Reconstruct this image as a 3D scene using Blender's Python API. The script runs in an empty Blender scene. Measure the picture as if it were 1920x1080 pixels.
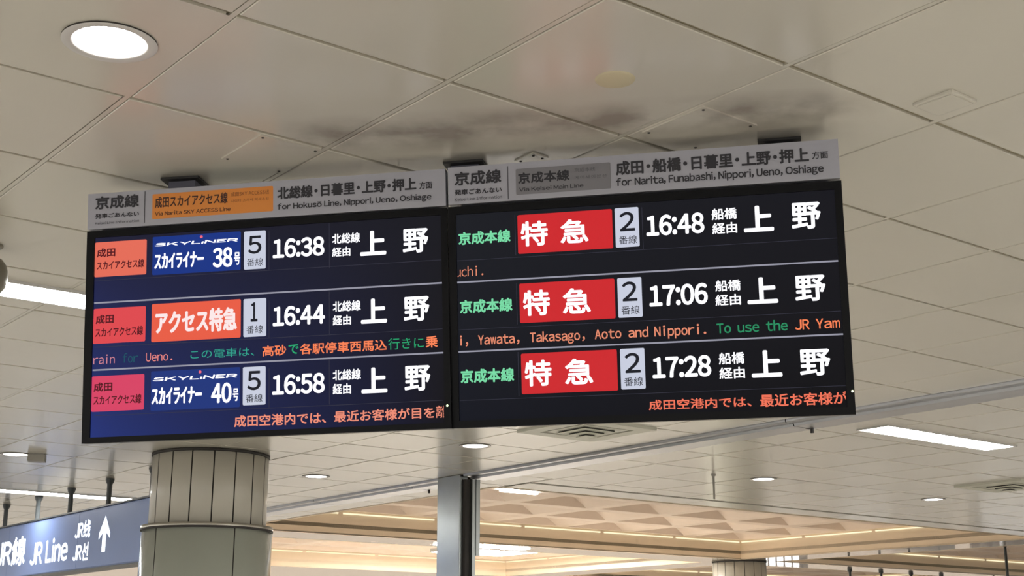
import bpy, bmesh, math, random
from mathutils import Matrix, Vector

random.seed(7)
SC = bpy.context.scene
COL = SC.collection

# ------------------------------------------------------------------ camera
cam_data = bpy.data.cameras.new('camera')
cam_data.sensor_width = 36.0
cam_data.lens = 2542.6 / 1920 * 36.0
cam_data.clip_end = 300
cam = bpy.data.objects.new('camera', cam_data)
COL.objects.link(cam)
cam.location = (0, 0, 1.6)
cam.rotation_euler = (math.radians(90 + 15.1364), 0, 0)
SC.camera = cam

# ------------------------------------------------------------------ world and exposure
world = bpy.data.worlds.new('concourse_ambience')
SC.world = world
world.use_nodes = True
wb = world.node_tree.nodes['Background']
wb.inputs['Color'].default_value = (1.0, 0.985, 0.955, 1)
wb.inputs['Strength'].default_value = 1.88
SC.view_settings.view_transform = 'Standard'
SC.view_settings.look = 'None'
SC.view_settings.exposure = 0.0
SC.view_settings.gamma = 1.0
SC.view_settings.use_curve_mapping = False
SC.cycles.max_bounces = 4
SC.cycles.diffuse_bounces = 3
SC.cycles.glossy_bounces = 2
SC.cycles.use_adaptive_sampling = True
SC.cycles.adaptive_threshold = 0.12
SC.cycles.adaptive_min_samples = 20
SC.cycles.use_light_tree = False
SC.cycles.sample_clamp_indirect = 6.0
LAMP = 48.0           # radiance of the ceiling lamps

# ------------------------------------------------------------------ ceiling grid frame
ZC = 3.00265                        # underside of the suspended ceiling
TH = 0.669037                       # turn of the tile grid in plan
GX, GY = -0.631322, 2.812903        # one tile corner
P = 0.6                             # tile pitch
CT, ST = math.cos(TH), math.sin(TH)

def gpt(i, j, z=0.0):
    """tile-grid coordinates to world"""
    return Vector((GX + P * (i * CT - j * ST), GY + P * (i * ST + j * CT), z))

# ------------------------------------------------------------------ materials
MATS = {}

def srgb(r, g, b):
    f = lambda c: (c / 255 / 12.92) if c / 255 <= 0.04045 else ((c / 255 + 0.055) / 1.055) ** 2.4
    return (f(r), f(g), f(b), 1.0)

def mat(name, col, rough=0.5, metal=0.0, coat=0.0, coat_rough=0.05, noise=0.0, nscale=6.0, bump=0.0, bscale=20.0, spec=0.5):
    if name in MATS:
        return MATS[name]
    m = bpy.data.materials.new(name)
    m.use_nodes = True
    nt = m.node_tree
    b = nt.nodes['Principled BSDF']
    b.inputs['Base Color'].default_value = col
    b.inputs['Roughness'].default_value = rough
    b.inputs['Metallic'].default_value = metal
    b.inputs['Coat Weight'].default_value = coat
    b.inputs['Coat Roughness'].default_value = coat_rough
    b.inputs['Specular IOR Level'].default_value = spec
    tc = nt.nodes.new('ShaderNodeNewGeometry')
    if noise:
        n = nt.nodes.new('ShaderNodeTexNoise')
        n.inputs['Scale'].default_value = nscale
        n.inputs['Detail'].default_value = 4
        nt.links.new(tc.outputs['Position'], n.inputs['Vector'])
        mx = nt.nodes.new('ShaderNodeMix')
        mx.data_type = 'RGBA'
        mx.inputs['A'].default_value = tuple(c * (1 - noise) for c in col[:3]) + (1,)
        mx.inputs['B'].default_value = tuple(min(1, c * (1 + noise)) for c in col[:3]) + (1,)
        nt.links.new(n.outputs['Fac'], mx.inputs['Factor'])
        nt.links.new(mx.outputs['Result'], b.inputs['Base Color'])
    if bump:
        n2 = nt.nodes.new('ShaderNodeTexNoise')
        n2.inputs['Scale'].default_value = bscale
        n2.inputs['Detail'].default_value = 2
        nt.links.new(tc.outputs['Position'], n2.inputs['Vector'])
        bp = nt.nodes.new('ShaderNodeBump')
        bp.inputs['Strength'].default_value = bump
        bp.inputs['Distance'].default_value = 0.01
        nt.links.new(n2.outputs['Fac'], bp.inputs['Height'])
        nt.links.new(bp.outputs['Normal'], b.inputs['Normal'])
        if coat:
            nt.links.new(bp.outputs['Normal'], b.inputs['Coat Normal'])
    MATS[name] = m
    return m

def emit(name, col, strength=1.0):
    if name in MATS:
        return MATS[name]
    m = bpy.data.materials.new(name)
    m.use_nodes = True
    b = m.node_tree.nodes['Principled BSDF']
    b.inputs['Base Color'].default_value = (0.01, 0.01, 0.01, 1)
    b.inputs['Roughness'].default_value = 0.4
    b.inputs['Specular IOR Level'].default_value = 0.05
    b.inputs['Emission Color'].default_value = col
    b.inputs['Emission Strength'].default_value = strength
    m.cycles.emission_sampling = 'FRONT_BACK' if strength > 3 else 'NONE'
    MATS[name] = m
    return m

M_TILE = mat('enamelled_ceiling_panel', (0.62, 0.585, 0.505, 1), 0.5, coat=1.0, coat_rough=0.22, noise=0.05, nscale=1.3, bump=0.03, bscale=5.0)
def dust_and_shade(m, p0, p1, half, col):
    """brownish dust plus painted-in reflection of boards and mounts along p0-p1, broken up by noise"""
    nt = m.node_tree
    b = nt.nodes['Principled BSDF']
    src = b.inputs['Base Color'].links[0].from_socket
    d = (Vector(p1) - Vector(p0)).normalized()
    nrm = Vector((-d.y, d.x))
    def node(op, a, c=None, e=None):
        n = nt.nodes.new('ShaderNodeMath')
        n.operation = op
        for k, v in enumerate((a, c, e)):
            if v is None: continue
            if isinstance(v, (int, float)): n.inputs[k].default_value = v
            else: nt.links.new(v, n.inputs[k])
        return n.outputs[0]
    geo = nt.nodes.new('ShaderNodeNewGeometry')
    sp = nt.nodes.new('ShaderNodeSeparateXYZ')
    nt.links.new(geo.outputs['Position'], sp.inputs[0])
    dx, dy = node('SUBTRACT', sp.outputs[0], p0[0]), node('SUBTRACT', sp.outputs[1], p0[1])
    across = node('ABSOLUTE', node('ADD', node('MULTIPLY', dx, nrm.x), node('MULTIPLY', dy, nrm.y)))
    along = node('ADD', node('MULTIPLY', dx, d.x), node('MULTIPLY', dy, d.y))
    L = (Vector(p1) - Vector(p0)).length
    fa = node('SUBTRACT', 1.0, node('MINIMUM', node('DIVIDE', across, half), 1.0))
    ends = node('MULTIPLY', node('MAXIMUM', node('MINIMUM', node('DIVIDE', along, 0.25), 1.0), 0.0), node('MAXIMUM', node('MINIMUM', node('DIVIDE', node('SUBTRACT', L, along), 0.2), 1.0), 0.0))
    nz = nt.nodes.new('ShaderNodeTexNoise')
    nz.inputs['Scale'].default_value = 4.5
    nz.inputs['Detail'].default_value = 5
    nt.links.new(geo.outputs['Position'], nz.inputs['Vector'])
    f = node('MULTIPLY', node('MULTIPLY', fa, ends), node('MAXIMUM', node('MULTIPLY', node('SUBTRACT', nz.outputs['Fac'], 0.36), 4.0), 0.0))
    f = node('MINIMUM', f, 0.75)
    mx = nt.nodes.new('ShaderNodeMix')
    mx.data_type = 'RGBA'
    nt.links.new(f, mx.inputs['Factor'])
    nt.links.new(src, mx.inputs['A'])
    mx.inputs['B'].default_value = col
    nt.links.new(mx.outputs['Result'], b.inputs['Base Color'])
dust_and_shade(M_TILE, (-0.75, 3.60), (1.0, 3.34), 0.16, (0.20, 0.155, 0.115, 1))  # brown dust with the dark reflection of boards and mounts painted in
M_JOINT = mat('ceiling_joint', (0.36, 0.315, 0.22, 1), 0.8, noise=0.15)
M_SOFFIT = mat('soffit_panel', (0.50, 0.43, 0.36, 1), 0.4, coat=1.0, coat_rough=0.08, noise=0.05)
M_PEACH = mat('peach_coffer', (0.92, 0.76, 0.63, 1), 0.6, noise=0.04)
M_FASCIA = mat('beige_fascia', (0.85, 0.70, 0.52, 1), 0.55, noise=0.04)
M_STEEL = mat('brushed_stainless', (0.36, 0.375, 0.365, 1), 0.28, metal=1.0, noise=0.08, nscale=9)
M_STEEL2 = mat('rail_stainless', (0.52, 0.53, 0.56, 1), 0.32, metal=1.0, noise=0.06, nscale=7)
M_DARK = mat('dark_slot', (0.035, 0.03, 0.027, 1), 0.7, noise=0.2)
M_BEZEL = mat('black_bezel', (0.003, 0.003, 0.004, 1), 0.4, noise=0.1, spec=0.12)
M_HEAD = mat('header_white_acrylic', (0.38, 0.38, 0.435, 1), 0.35, noise=0.03)
M_MOUNT = mat('mount_grey_paint', (0.13, 0.13, 0.17, 1), 0.5, noise=0.1)
M_FLANGE = mat('mount_flange_dark', (0.03, 0.028, 0.028, 1), 0.6, noise=0.1)
M_FLOOR = mat('polished_stone_floor', (0.43, 0.405, 0.36, 1), 0.35, noise=0.12, nscale=2)
M_COL = mat('column_enamel_panel', (0.50, 0.47, 0.40, 1), 0.42, coat=0.3, coat_rough=0.15, noise=0.04)
M_COLLOW = mat('column_lower_cladding', (0.32, 0.33, 0.28, 1), 0.15, coat=1.0, coat_rough=0.02, noise=0.05)
M_COLRING = mat('column_steel_ring', (0.45, 0.42, 0.36, 1), 0.3, metal=0.8, noise=0.05)
M_TRIM = mat('white_trim', (0.62, 0.60, 0.58, 1), 0.4, noise=0.03)
M_PLATE = mat('cream_plate', (0.60, 0.53, 0.36, 1), 0.5, noise=0.05)
M_SIGN = mat('blue_sign_panel', (0.15, 0.215, 0.43, 1), 0.4, noise=0.04)
M_POST = mat('dark_hanger_post', (0.035, 0.04, 0.042, 1), 0.4, noise=0.1)
M_DOME = mat('khaki_dome', (0.17, 0.155, 0.115, 1), 0.45, noise=0.08)
M_ADDED_WALL = mat('added_wall_beige', (0.55, 0.46, 0.38, 1), 0.6, noise=0.05)
M_GREYBOX = mat('grey_sensor_box', (0.33, 0.31, 0.27, 1), 0.5, noise=0.05)
M_TUBE = emit('tube_lamp', (1, 1, 0.97, 1), LAMP)
M_DOWN = emit('downlight_lamp', (1, 0.97, 0.95, 1), LAMP)
M_COVE = emit('cove_lamp', (1.0, 0.90, 0.62, 1), 1.1)

# ------------------------------------------------------------------ builders
def link(name, me, m=None, parent=None, mw=None):
    o = bpy.data.objects.new(name, me)
    COL.objects.link(o)
    if m is not None and me is not None and len(me.materials) == 0:
        me.materials.append(m)
    if parent is not None:
        o.parent = parent
        if mw is not None:
            o.matrix_parent_inverse = parent.matrix_world.inverted()
    if mw is not None:
        o.matrix_basis = mw
        if parent is None:
            o.matrix_world = mw
    return o

def empty(name, mw=None):
    o = bpy.data.objects.new(name, None)
    o.empty_display_size = 0.1
    COL.objects.link(o)
    if mw is not None:
        o.matrix_world = mw
    return o

def tag(o, label=None, cat=None, group=None, kind=None):
    if label: o['label'] = label
    if cat: o['category'] = cat
    if group: o['group'] = group
    if kind: o['kind'] = kind
    return o

def bm_mesh(name, bm, smooth=False):
    me = bpy.data.meshes.new(name)
    bmesh.ops.recalc_face_normals(bm, faces=bm.faces)
    bm.to_mesh(me)
    bm.free()
    if smooth:
        for p in me.polygons:
            p.use_smooth = True
    return me

def add_box(bm, x0, x1, y0, y1, z0, z1, bevel=0.0):
    r = bmesh.ops.create_cube(bm, size=1.0)
    for v in r['verts']:
        v.co = Vector(((x0 + x1) / 2 + v.co.x * (x1 - x0), (y0 + y1) / 2 + v.co.y * (y1 - y0), (z0 + z1) / 2 + v.co.z * (z1 - z0)))
    if bevel:
        es = set(e for v in r['verts'] for e in v.link_edges)
        bmesh.ops.bevel(bm, geom=list(es), offset=bevel, segments=2, affect='EDGES', profile=0.6)

def box(name, x0, x1, y0, y1, z0, z1, bevel=0.0):
    bm = bmesh.new()
    add_box(bm, x0, x1, y0, y1, z0, z1, bevel)
    return bm_mesh(name, bm)

def lathe(name, prof, seg=40, a0=0.0, a1=2 * math.pi, smooth=True):
    """revolve (r, z) profile around Z"""
    bm = bmesh.new()
    full = abs(a1 - a0 - 2 * math.pi) < 1e-6
    n = seg if full else seg + 1
    rings = []
    for k in range(n):
        a = a0 + (a1 - a0) * k / seg
        rings.append([bm.verts.new((r * math.cos(a), r * math.sin(a), z)) for r, z in prof])
    for k in range(seg):
        A, B = rings[k], rings[(k + 1) % n]
        for q in range(len(prof) - 1):
            bm.faces.new((A[q], B[q], B[q + 1], A[q + 1]))
    bmesh.ops.remove_doubles(bm, verts=bm.verts, dist=1e-6)
    return bm_mesh(name, bm, smooth)

def frame_at(pos, rz=0.0):
    return Matrix.Translation(pos) @ Matrix.Rotation(rz, 4, 'Z')

def rounded_rect(name, w, h, r, depth, seg=5):
    bm = bmesh.new()
    pts = []
    if r <= 0:
        pts = [(0, 0), (w, 0), (w, h), (0, h)]
    else:
        for cx, cy, a in ((w - r, r, -90), (w - r, h - r, 0), (r, h - r, 90), (r, r, 180)):
            for k in range(seg + 1):
                t = math.radians(a + 90 * k / seg)
                pts.append((cx + r * math.cos(t), cy + r * math.sin(t)))
    lo = [bm.verts.new((x, y, 0)) for x, y in pts]
    hi = [bm.verts.new((x, y, depth)) for x, y in pts]
    bm.faces.new(hi)
    n = len(pts)
    for k in range(n):
        bm.faces.new((lo[k], lo[(k + 1) % n], hi[(k + 1) % n], hi[k]))
    return bm_mesh(name, bm)

WEIGHT = {0: 0.008, 1: 0.022, 2: 0.034, 3: 0.037, 4: 0.065, 5: 0.026}     # stroke thickening, in letter heights
GLYPHS = {}

def load_glyphs(chars):
    """outline every sign character once, one per line, as (points, faces) in em units"""
    full = [chr(ord(c) + 0xFEE0) if 33 <= ord(c) <= 126 else c for c in chars]     # the sans letters live in the full-width block
    cu = bpy.data.curves.new('glyphs', 'FONT')
    cu.body = '\n'.join(full)
    cu.size = 1.0
    cu.space_line = 4.0
    cu.resolution_u = 4
    ob = bpy.data.objects.new('glyphs', cu)
    COL.objects.link(ob)
    bpy.context.view_layer.update()
    me = bpy.data.meshes.new_from_object(ob.evaluated_get(bpy.context.evaluated_depsgraph_get()))
    bpy.data.objects.remove(ob)
    bpy.data.curves.remove(cu)
    pts = [(v.co.x, v.co.y) for v in me.vertices]
    lines = {}
    for p in me.polygons:
        k = round((-pts[p.vertices[0]][1] + 0.35) / 4.0)
        lines.setdefault(k, []).append(tuple(p.vertices))
    for k, c in enumerate(chars):
        fcs = lines[k]
        used = sorted(set(v for f in fcs for v in f))
        back = {v: n for n, v in enumerate(used)}
        GLYPHS[c] = ([(pts[v][0], pts[v][1] + 4.0 * k) for v in used], [tuple(back[v] for v in f) for f in fcs])
    bpy.data.meshes.remove(me)

def glyph(ch):
    return GLYPHS[ch]

load_glyphs(sorted(set('京成線発車ごあんない田スカイアクセ线나리타스카이액세스선北総・日暮里上野押方面番経由特急ライナー号この電は、高砂で各駅停西馬込行きに乗空港内最近お客様が目を離本게이세이본선船橋'
                       '0123456789:,.KLIVNSYACEHUOFTJRMeisnfomatrukpghldbwcıyW')))

def lay_out(s, mono):
    """set a line of characters; sans letters close up to their own widths, kana and kanji keep the em square"""
    pts, fcs, x = [], [], 0.0
    for ch in s:
        if ch == ' ':
            x += 0.5 if mono else 0.27
            continue
        bar = ch == 'ō'
        gp, gf = glyph('o' if bar else ch)
        lo, hi = min(p[0] for p in gp), max(p[0] for p in gp)
        n = len(pts)
        if ord(ch) < 0x2000:
            if mono:
                w = 0.5
                k = min(1.0, 0.43 / (hi - lo))
                dx, adv = x + (w - (hi - lo) * k) / 2 - lo * k, w
            else:
                k, dx, adv = 1.0, x + 0.04 - lo, (hi - lo) + 0.085
        else:
            k, dx, adv = 1.0, x, 1.0
            if ch == '・':
                adv, dx = 0.55, x - 0.22
        pts += [(p[0] * k + dx, p[1]) for p in gp]
        fcs += [tuple(v + n for v in f) for f in gf]
        if bar:
            n = len(pts)
            a, b, y = lo + dx + .05, hi + dx - .05, max(p[1] for p in gp) + 0.08
            pts += [(a, y), (b, y), (b, y + .06), (a, y + .06)]
            fcs.append((n, n + 1, n + 2, n + 3))
        x += adv
    return pts, fcs

def text_mesh(s, bold, u0, v0, u1, v1, clip=None, mono=False, caps=False):
    """flat lettering filled into a box (u0,v0)-(u1,v1), clipped to the screen edges"""
    if s == '•':
        bm = bmesh.new()
        bmesh.ops.create_circle(bm, cap_ends=True, radius=0.5, segments=20)
        for v in bm.verts:
            v.co = Vector((u0 + (v.co.x + .5) * (u1 - u0), v0 + (v.co.y + .5) * (v1 - v0), 0))
        return bm_mesh('lettering', bm)
    pts, fcs = lay_out(s, mono)
    xs = [p[0] for p in pts]
    ys = [p[1] for p in pts]
    ax, bx, ay, by = min(xs), max(xs), min(ys), max(ys)
    if caps:      # the box runs from the baseline to the capital height
        gy = [p[1] for p in glyph('E')[0]]
        ay, by = min(gy), max(gy)
    r = WEIGHT[bold] * (v1 - v0)
    rx = min(r, 0.25 * (u1 - u0))
    slant = 0.3 if bold == 4 else 0.0
    sx, sy = (u1 - u0 - 2 * rx) / max(bx - ax, 1e-6), (v1 - v0 - 2 * r) / max(by - ay, 1e-6)
    base = [(u0 + rx + (x - ax) * sx + slant * ((y - ay) / (by - ay) - .5) * (v1 - v0), v0 + r + (y - ay) * sy) for x, y in pts]
    co, fs = [], []
    n = len(base)
    shifts = [(0.0, 0.0)] if bold == 0 else []
    m_ = 8 if bold else 0
    for k in range(m_):
        shifts.append((rx * math.cos(2 * math.pi * k / m_), r * math.sin(2 * math.pi * k / m_)))
    for q, (dx, dy) in enumerate(shifts):
        co += [(x + dx, y + dy, q * 0.00002) for x, y in base]
        fs += [tuple(v + q * n for v in f) for f in fcs]
    me = bpy.data.meshes.new('lettering')
    me.from_pydata(co, [], fs)
    if clip and (u0 < clip[0] or u1 > clip[1]):
        bm = bmesh.new()
        bm.from_mesh(me)
        for x, nx in ((clip[0], -1), (clip[1], 1)):
            bmesh.ops.bisect_plane(bm, geom=bm.verts[:] + bm.edges[:] + bm.faces[:], plane_co=(x, 0, 0), plane_no=(nx, 0, 0), clear_outer=True)
        bm.to_mesh(me)
        bm.free()
    return me

# ------------------------------------------------------------------ floor
fl = link('floor', box('floor', -60, 60, -45, 60, -0.1, 0.0), M_FLOOR)
tag(fl, 'pale polished stone concourse floor below the departure boards', kind='structure')

wl = link('reflection_wall_far', box('reflection_wall_far', -45, 45, 47, 47.3, 0, 4.2), M_ADDED_WALL)  # added unseen wall, so the soffits reflect beige instead of open sky
tag(wl, 'unseen beige wall added far away for the glossy soffits to reflect', kind='structure')

c_ = gpt(42, -11, 0)
wr = link('shade_wall_right', box('shade_wall_right', -14 * P, 14 * P, -0.15, 0.15, 0, 3.6), M_ADDED_WALL, None, frame_at(c_, TH))  # added unseen wall, keeps side light off the far floor and coffers
tag(wr, 'unseen beige wall added far to the right to darken the far floor', kind='structure')

# ------------------------------------------------------------------ ceiling
IB = [-6, 9.95, 24.1, 25.5, 39.6, 46]          # edges of the recess openings, in tiles
JB = [-9, 11.2, 19.45, 20.9, 29.1, 38]
bm = bmesh.new()
for a in range(5):
    for b in range(5):
        if a in (1, 3) and b in (1, 3):
            continue
        q = [gpt(IB[a], JB[b]), gpt(IB[a + 1], JB[b]), gpt(IB[a + 1], JB[b + 1]), gpt(IB[a], JB[b + 1])]
        lo = [bm.verts.new((v.x, v.y, ZC + 0.075)) for v in q]
        hi = [bm.verts.new((v.x, v.y, ZC + 0.12)) for v in q]
        bm.faces.new(lo)
        bm.faces.new(hi)
        for k in range(4):
            bm.faces.new((lo[k], lo[(k + 1) % 4], hi[(k + 1) % 4], hi[k]))
ceiling = link('ceiling', bm_mesh('ceiling', bm), M_JOINT)
tag(ceiling, 'glossy cream metal panel ceiling of the concourse with recessed coffers', kind='structure')

GI, GJ = 0.0095, 0.0080    # half joint widths across the two grid directions
G = 0.008
def tile_bm(bm, w, h, ox=0, oy=0, rot=None, base=None):
    """folded-edge panel, underside at z=0; centred"""
    b = 0.0022
    lv = []
    for ins, z in ((0.0, 0.0085), (0.0, b), (b, 0.0)):
        ring = []
        for sx, sy in ((-1, -1), (1, -1), (1, 1), (-1, 1)):
            ring.append(bm.verts.new((ox + sx * (w / 2 - GI - ins), oy + sy * (h / 2 - GJ - ins), z)))
        lv.append(ring)
    for A, B in zip(lv, lv[1:]):
        for k in range(4):
            bm.faces.new((A[k], A[(k + 1) % 4], B[(k + 1) % 4], B[k]))
    bm.faces.new(lv[2])

bm = bmesh.new(); tile_bm(bm, P, P)
TILE = bm_mesh('ceiling_tile', bm)
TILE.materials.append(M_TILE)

def hole_tile(ci, cj, r):
    """panel with a round hole for a downlight, hole centre in tile fractions"""
    bm = bmesh.new()
    hx, hy = (ci - .5) * P, (cj - .5) * P
    n = 40
    s = P / 2 - G
    outer, inner, up, outup = [], [], [], []
    for k in range(n):
        a = 2 * math.pi * k / n
        d = Vector((math.cos(a), math.sin(a)))
        t = min(((s if d.x > 0 else -s) - hx) / d.x if abs(d.x) > 1e-6 else 9, ((s if d.y > 0 else -s) - hy) / d.y if abs(d.y) > 1e-6 else 9)
        outer.append(bm.verts.new((hx + d.x * t, hy + d.y * t, 0)))
        outup.append(bm.verts.new((hx + d.x * t, hy + d.y * t, 0.0085)))
        inner.append(bm.verts.new((hx + d.x * r, hy + d.y * r, 0)))
        up.append(bm.verts.new((hx + d.x * r, hy + d.y * r, 0.03)))
    corners = {}
    for k in range(n):
        m_ = (k + 1) % n
        bm.faces.new((outer[k], outer[m_], inner[m_], inner[k]))
        bm.faces.new((inner[k], inner[m_], up[m_], up[k]))
        bm.faces.new((outer[k], outer[m_], outup[m_], outup[k]))
        a, b2 = outer[k].co, outer[m_].co
        if abs(a.x - b2.x) > 1e-5 and abs(a.y - b2.y) > 1e-5:
            c = bm.verts.new((s if max(a.x, b2.x) > 0 and (abs(a.x - s) < 1e-5 or abs(b2.x - s) < 1e-5) else -s,
                              s if (abs(a.y - s) < 1e-5 or abs(b2.y - s) < 1e-5) else -s, 0))
            bm.faces.new((outer[k], c, outer[m_]))
    return bm_mesh('ceiling_tile', bm)

DOWN = [(-0.28, 0.51), (7.28, 8.2), (7.26, 11.77), (12.24, 8.2), (16.23, 8.26), (3.35, 12.2), (-0.3, -3.4), (3.5, -3.4), (12.2, 0.3), (16.2, 0.4)]
down_cells = {(math.floor(i), math.floor(j)): (i - math.floor(i), j - math.floor(j)) for i, j in DOWN}
VENTS = [(7, 6), (15, 6)]

def visible(i, j):
    v = gpt(i, j, ZC) - Vector((0, 0, 1.6))
    p = math.radians(15.1364)
    d = v.y * math.cos(p) + v.z * math.sin(p)
    if d < 0.5:
        return False
    x = 960 + 2542.6 * v.x / d
    y = 540 - 2542.6 * (-v.y * math.sin(p) + v.z * math.cos(p)) / d
    return -60 < x < 1980 and -60 < y < 1100

cells = []
for i in range(-6, 42):
    for j in range(-9, 34):
        i0, i1, j0, j1 = i, i + 1, j, j + 1
        if (i, j) in VENTS:
            continue
        if i == 8: i1 = 8.70
        if i == 9: i0, i1 = 9.22, (10 if j < 10 else 9.95)
        if i >= 10 and j >= 11: continue
        if i >= 9 and j == 10 and i >= 10: j1 = 10.47
        near = gpt(i + .5, j + .5).length
        vis = any(visible(i + a, j + b) for a in (0, .5, 1) for b in (0, .5, 1))
        cells.append((not vis, near, i, j, i0, i1, j0, j1))
cells.sort()
rest = bmesh.new()
count = 0
for nv, near, i, j, i0, i1, j0, j1 in cells:
    ci, cj = (i0 + i1) / 2, (j0 + j1) / 2
    if (i, j) in down_cells:
        me = hole_tile(*down_cells[(i, j)], 0.09)
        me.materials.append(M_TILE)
    else:
        me = TILE
    jit = Vector((0, 0, random.uniform(-0.0006, 0.0006)))
    mw = Matrix.Translation(gpt(ci, cj, ZC) + jit) @ Matrix.Rotation(TH, 4, 'Z') @ Matrix.Rotation(random.uniform(-.0012, .0012), 4, 'X') @ Matrix.Rotation(random.uniform(-.0012, .0012), 4, 'Y') @ Matrix.Diagonal((i1 - i0, j1 - j0, 1, 1))
    if (not nv and count < 292) or (i, j) in down_cells:
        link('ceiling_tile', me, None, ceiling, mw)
        count += 1
    elif near < 32:
        vs = [rest.verts.new(mw @ v.co) for v in TILE.vertices]
        for p_ in TILE.polygons:
            rest.faces.new([vs[k] for k in p_.vertices])
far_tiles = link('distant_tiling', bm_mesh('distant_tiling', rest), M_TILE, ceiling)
far_tiles['kind'] = 'stuff'

def gbox(name, i0, i1, j0, j1, z0, z1, m, parent=None, bevel=0.0):
    c = gpt((i0 + i1) / 2, (j0 + j1) / 2, 0)
    me = box(name, -(i1 - i0) * P / 2, (i1 - i0) * P / 2, -(j1 - j0) * P / 2, (j1 - j0) * P / 2, z0, z1, bevel)
    return link(name, me, m, parent, frame_at(c, TH))

# carrier bars above the joints
for i in range(-6, 42):
    if i == 9: continue
    lo_, hi_ = (-9, 34) if i < 10 else (-9, 10.5)
    gbox('carrier_bar', i - .0115, i + .0115, lo_, hi_, ZC + 0.0022, ZC + 0.03, M_TILE, ceiling)
    gbox('carrier_web', i - .03, i + .03, lo_, hi_, ZC + 0.0125, ZC + 0.016, M_JOINT, ceiling)
for j in range(-9, 34):
    gbox('cross_bar', -6, 8.72 if j > 10 else 42, j - .03, j + .03, ZC + 0.0088, ZC + 0.0123, M_JOINT, ceiling)

# edge strip along the recess, between two dark slots
for k in range(8):
    gbox('edge_panel', 10.0 + k * 3.6 + .01, 10.0 + (k + 1) * 3.6 - .01, 10.57, 11.16, ZC - 0.002, ZC + 0.01, M_TILE, ceiling)
gbox('edge_lip', 9.95, 39.6, 11.16, 11.22, ZC - 0.004, ZC + 0.25, M_FASCIA, ceiling)
gbox('slot_liner', 10.0, 39.6, 10.47, 10.57, ZC + 0.0095, ZC + 0.0125, M_DARK, ceiling)
# glossy soffits between the recesses
for (i0, i1, j0, j1) in ((24.1, 25.5, 11.2, 38), (9.95, 24.1, 19.45, 20.9), (25.5, 46, 19.45, 20.9), (9.95, 24.1, 29.1, 38), (25.5, 46, 29.1, 38), (39.6, 46, 11.2, 19.45), (9.22, 9.95, 34, 38)):
    gbox('soffit', i0, i1, j0, j1, ZC - 0.003, ZC + 0.012, M_SOFFIT, ceiling)

# recesses: fascia walls, cove lamps, pyramid coffers
RH = 0.25
def coffer_mesh(w, h, d, rim):
    bm = bmesh.new()
    o = [bm.verts.new((sx * w / 2, sy * h / 2, 0)) for sx, sy in ((-1, -1), (1, -1), (1, 1), (-1, 1))]
    q = [bm.verts.new((sx * (w / 2 - rim), sy * (h / 2 - rim), 0)) for sx, sy in ((-1, -1), (1, -1), (1, 1), (-1, 1))]
    ap = bm.verts.new((w * 0.04, h * 0.30, d))
    for k in range(4):
        bm.faces.new((o[k], o[(k + 1) % 4], q[(k + 1) % 4], q[k]))
        bm.faces.new((q[k], q[(k + 1) % 4], ap))
    return bm_mesh('coffer', bm)

for ia, ib in ((9.95, 24.1), (25.5, 39.6)):
    for ja, jb in ((11.2, 19.45), (20.9, 29.1)):
        t = 0.08
        for i0, i1, j0, j1 in ((ia, ib, jb, jb + t), (ia, ib, ja - t, ja), (ib, ib + t, ja, jb), (ia - t, ia, ja, jb)):
            gbox('fascia', i0, i1, j0, j1, ZC - 0.004, ZC + RH + 0.12, M_FASCIA, ceiling)
        # cove lamps: short lengths with small gaps, along the far two walls
        n = 6
        L = (ib - ia) / n
        for k in range(n):
            gbox('cove_lamp', ia + k * L + .06, ia + (k + 1) * L - .06, jb - .03, jb - .002, ZC + RH - 0.008, ZC + RH + 0.008, M_COVE, ceiling)
            gbox('cove_lamp', ia + k * L + .06, ia + (k + 1) * L - .06, ja + .025, ja + .053, ZC + RH - 0.008, ZC + RH + 0.008, M_COVE, ceiling)
        n = 4
        L = (jb - ja) / n
        for k in range(n):
            gbox('cove_lamp', ib - .03, ib - .002, ja + k * L + .06, ja + (k + 1) * L - .06, ZC + RH - 0.008, ZC + RH + 0.008, M_COVE, ceiling)
            gbox('cove_lamp', ia + .002, ia + .06, ja + k * L + .06, ja + (k + 1) * L - .06, ZC + RH - 0.02, ZC + RH + 0.015, M_COVE, ceiling)
        if ia < 12 and ja < 12:
            gbox('recess_lamp', 12.55, 13.35, 14.44, 14.53, ZC + RH + 0.004, ZC + RH + 0.026, M_TUBE, ceiling)
        ni, nj = 7, 5
        pi_, pj = (ib - ia) / ni, (jb - ja) / nj
        me = coffer_mesh(pi_ * P, pj * P, 0.22, 0.10)
        me.materials.append(M_PEACH)
        for a in range(ni):
            for b in range(nj):
                c = gpt(ia + (a + .5) * pi_, ja + (b + .5) * pj, ZC + RH + 0.03)
                link('coffer', me, None, ceiling, frame_at(c, TH))

# ------------------------------------------------------------------ shutter rail across the ceiling
rail = empty('shutter_rail', frame_at(gpt(8.96, 8, ZC), TH))
tag(rail, 'stainless steel shutter rail running across the ceiling behind the boards', 'rail')
def rail_seg(j0, j1):
    """stepped steel channel: dark slot, then two proud flats"""
    bm = bmesh.new()
    prof = [(-0.156, 0.012), (-0.156, -0.012), (-0.150, -0.018), (-0.085, -0.018), (-0.078, -0.034), (0.07, -0.034), (0.078, -0.026), (0.150, -0.026), (0.156, -0.020), (0.156, 0.012)]
    A = [bm.verts.new((x, (j0 - 8) * P + .004, z)) for x, z in prof]
    B = [bm.verts.new((x, (j1 - 8) * P - .004, z)) for x, z in prof]
    n = len(prof)
    for k in range(n):
        bm.faces.new((A[k], A[(k + 1) % n], B[(k + 1) % n], B[k]))
    bm.faces.new(A); bm.faces.new(B)
    return bm_mesh('rail_segment', bm)
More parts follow.
